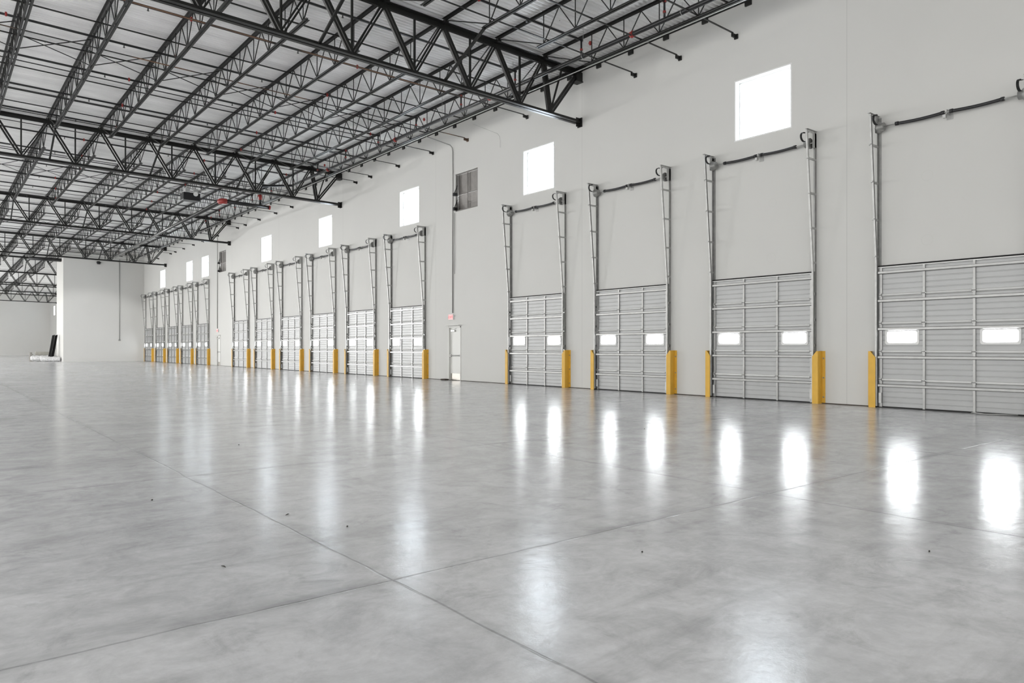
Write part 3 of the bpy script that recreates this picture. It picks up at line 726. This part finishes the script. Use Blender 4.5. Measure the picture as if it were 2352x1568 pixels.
# ---------------------------------------------------------------- pile by the end block
def roll(name, p, q, r, label, cat, m='wrap', group=None):
    pts = []; p, q = Vector(p), Vector(q); n = 14
    rs = []
    for i in range(n+1):
        t = i/n; pts.append(p.lerp(q, t)); rs.append(r*(1+.10*math.sin(i*2.3)+.05*math.sin(i*5.1)) * (1 if 0 < i < n else .72))
    o = MB().tube(pts, rs, 14).build(name, M[m]); return tag(o, label, cat, group)
roll('wrapped_roll', (7.95, 77.9, .25), (9.45, 77.5, .23), .23, 'plastic-wrapped roll lying on the floor in front of the end block corner', 'wrapped roll')
roll('wrapped_roll', (7.35, 79.6, .30), (9.35, 79.0, .30), .27, 'plastic-wrapped roll lying behind, under the grey crate', 'wrapped roll')
cr = empty('grey_crate', (8.25, 79.6, .60)); tag(cr, 'faded grey crate lying on top of the wrapped roll pile', 'crate')
MB().box(-.55, .5, -.3, .3, 0, .3).build('crate_body', M['card'], cr, .03)
pw = empty('pallet', (7.45, 80.0, 0)); tag(pw, 'grey wooden frame standing at the hall end of the floor pile', 'pallet')
for i in range(5): MB().box(-.15, .0, -.5+i*.22, -.36+i*.22, 0, .85).build('slat', M['wood'], pw)
MB().box(0, .08, -.5, .52, .05, .15).box(0, .08, -.5, .52, .6, .7).build('rail', M['wood'], pw)
for k, (x, dy) in enumerate(((8.55, 0), (8.80, .25))):
    mb = MB(); mb.hexa([(x, 78.55+dy, .0), (x+.2, 78.50+dy, .0), (x+.2, 78.7+dy, .0), (x, 78.75+dy, .0), (x+.38, 78.6+dy, 2.42), (x+.58, 78.55+dy, 2.48), (x+.58, 78.75+dy, 2.48), (x+.38, 78.8+dy, 2.42)])
    tag(mb.build('leaning_panel', M['black']), ['tall black panel leaning at the end block corner, the outer of two', 'tall black panel leaning at the end block corner, the inner of two'][k], 'panel', 'leaning black panels')

tag(MB().tube([(7.0, 77.4, 9.30), (9.47, 77.4, 9.30)], .16, 12).build('black_duct', M['pipe']), 'short black duct under the roof at the top corner of the end block', 'duct')
fx = empty('wall_fixture', (12.3, Y_END-.02, 9.0)); tag(fx, 'small dark round fixture at the top of the end wall', 'fixture')
MB().box(-.12, .12, -.06, 0, .12, .3).build('mount', M['pipe'], fx); MB().tube([(0, -.12, .22), (0, -.12, .02)], [.2, .12], 14).box(-.04, .04, -.12, -.0, .2, .26).build('head', M['pipe'], fx)

# ---------------------------------------------------------------- bits on the floor
bits = [(3.22,9.77,'dark speck of debris on the floor, well in front of the far doors'),(2.17,5.46,'small dark stick on the floor beside the long joint'),(2.36,4.82,'curled dark scrap on the floor near the long joint'),(1.36,4.4,'thin dark splinter on the floor in the front corner slab'),
        (8.88,7.62,'dark pebble on the floor in front of the near doors'),(1.48,6.7,'small dark crumb on the open floor'),(4.95,1.9,'dark scrap on the floor in the slab near the camera'),(3.52,3.04,'dark chip on the floor past the joint crossing')]
for i, (x, y, lb) in enumerate(bits):
    mb = MB(); ln = .045 if i in (1, 3) else .016; a = .6*i
    d = Vector((math.cos(a), math.sin(a), 0))*ln/2
    mb.tube([Vector((x, y, .004))-d, Vector((x+.003, y, .006)), Vector((x, y, .004))+d], [.002, .004, .002] if i in (1,3) else [.003, .006, .002], 6)
    tag(mb.build('floor_scrap', M['bit']), lb, 'debris', 'bits of debris on the floor')
wire = MB().tube([(WX-.1, 4.6, .02), (WX-.3, 5.1, .015), (WX-.28, 5.3, .03), (WX-.24, 5.34, .02)], .012, 6).build('loose_cord', M['galv'])
tag(wire, 'thin pale cord on the floor along the foot of the first dock door', 'cord')
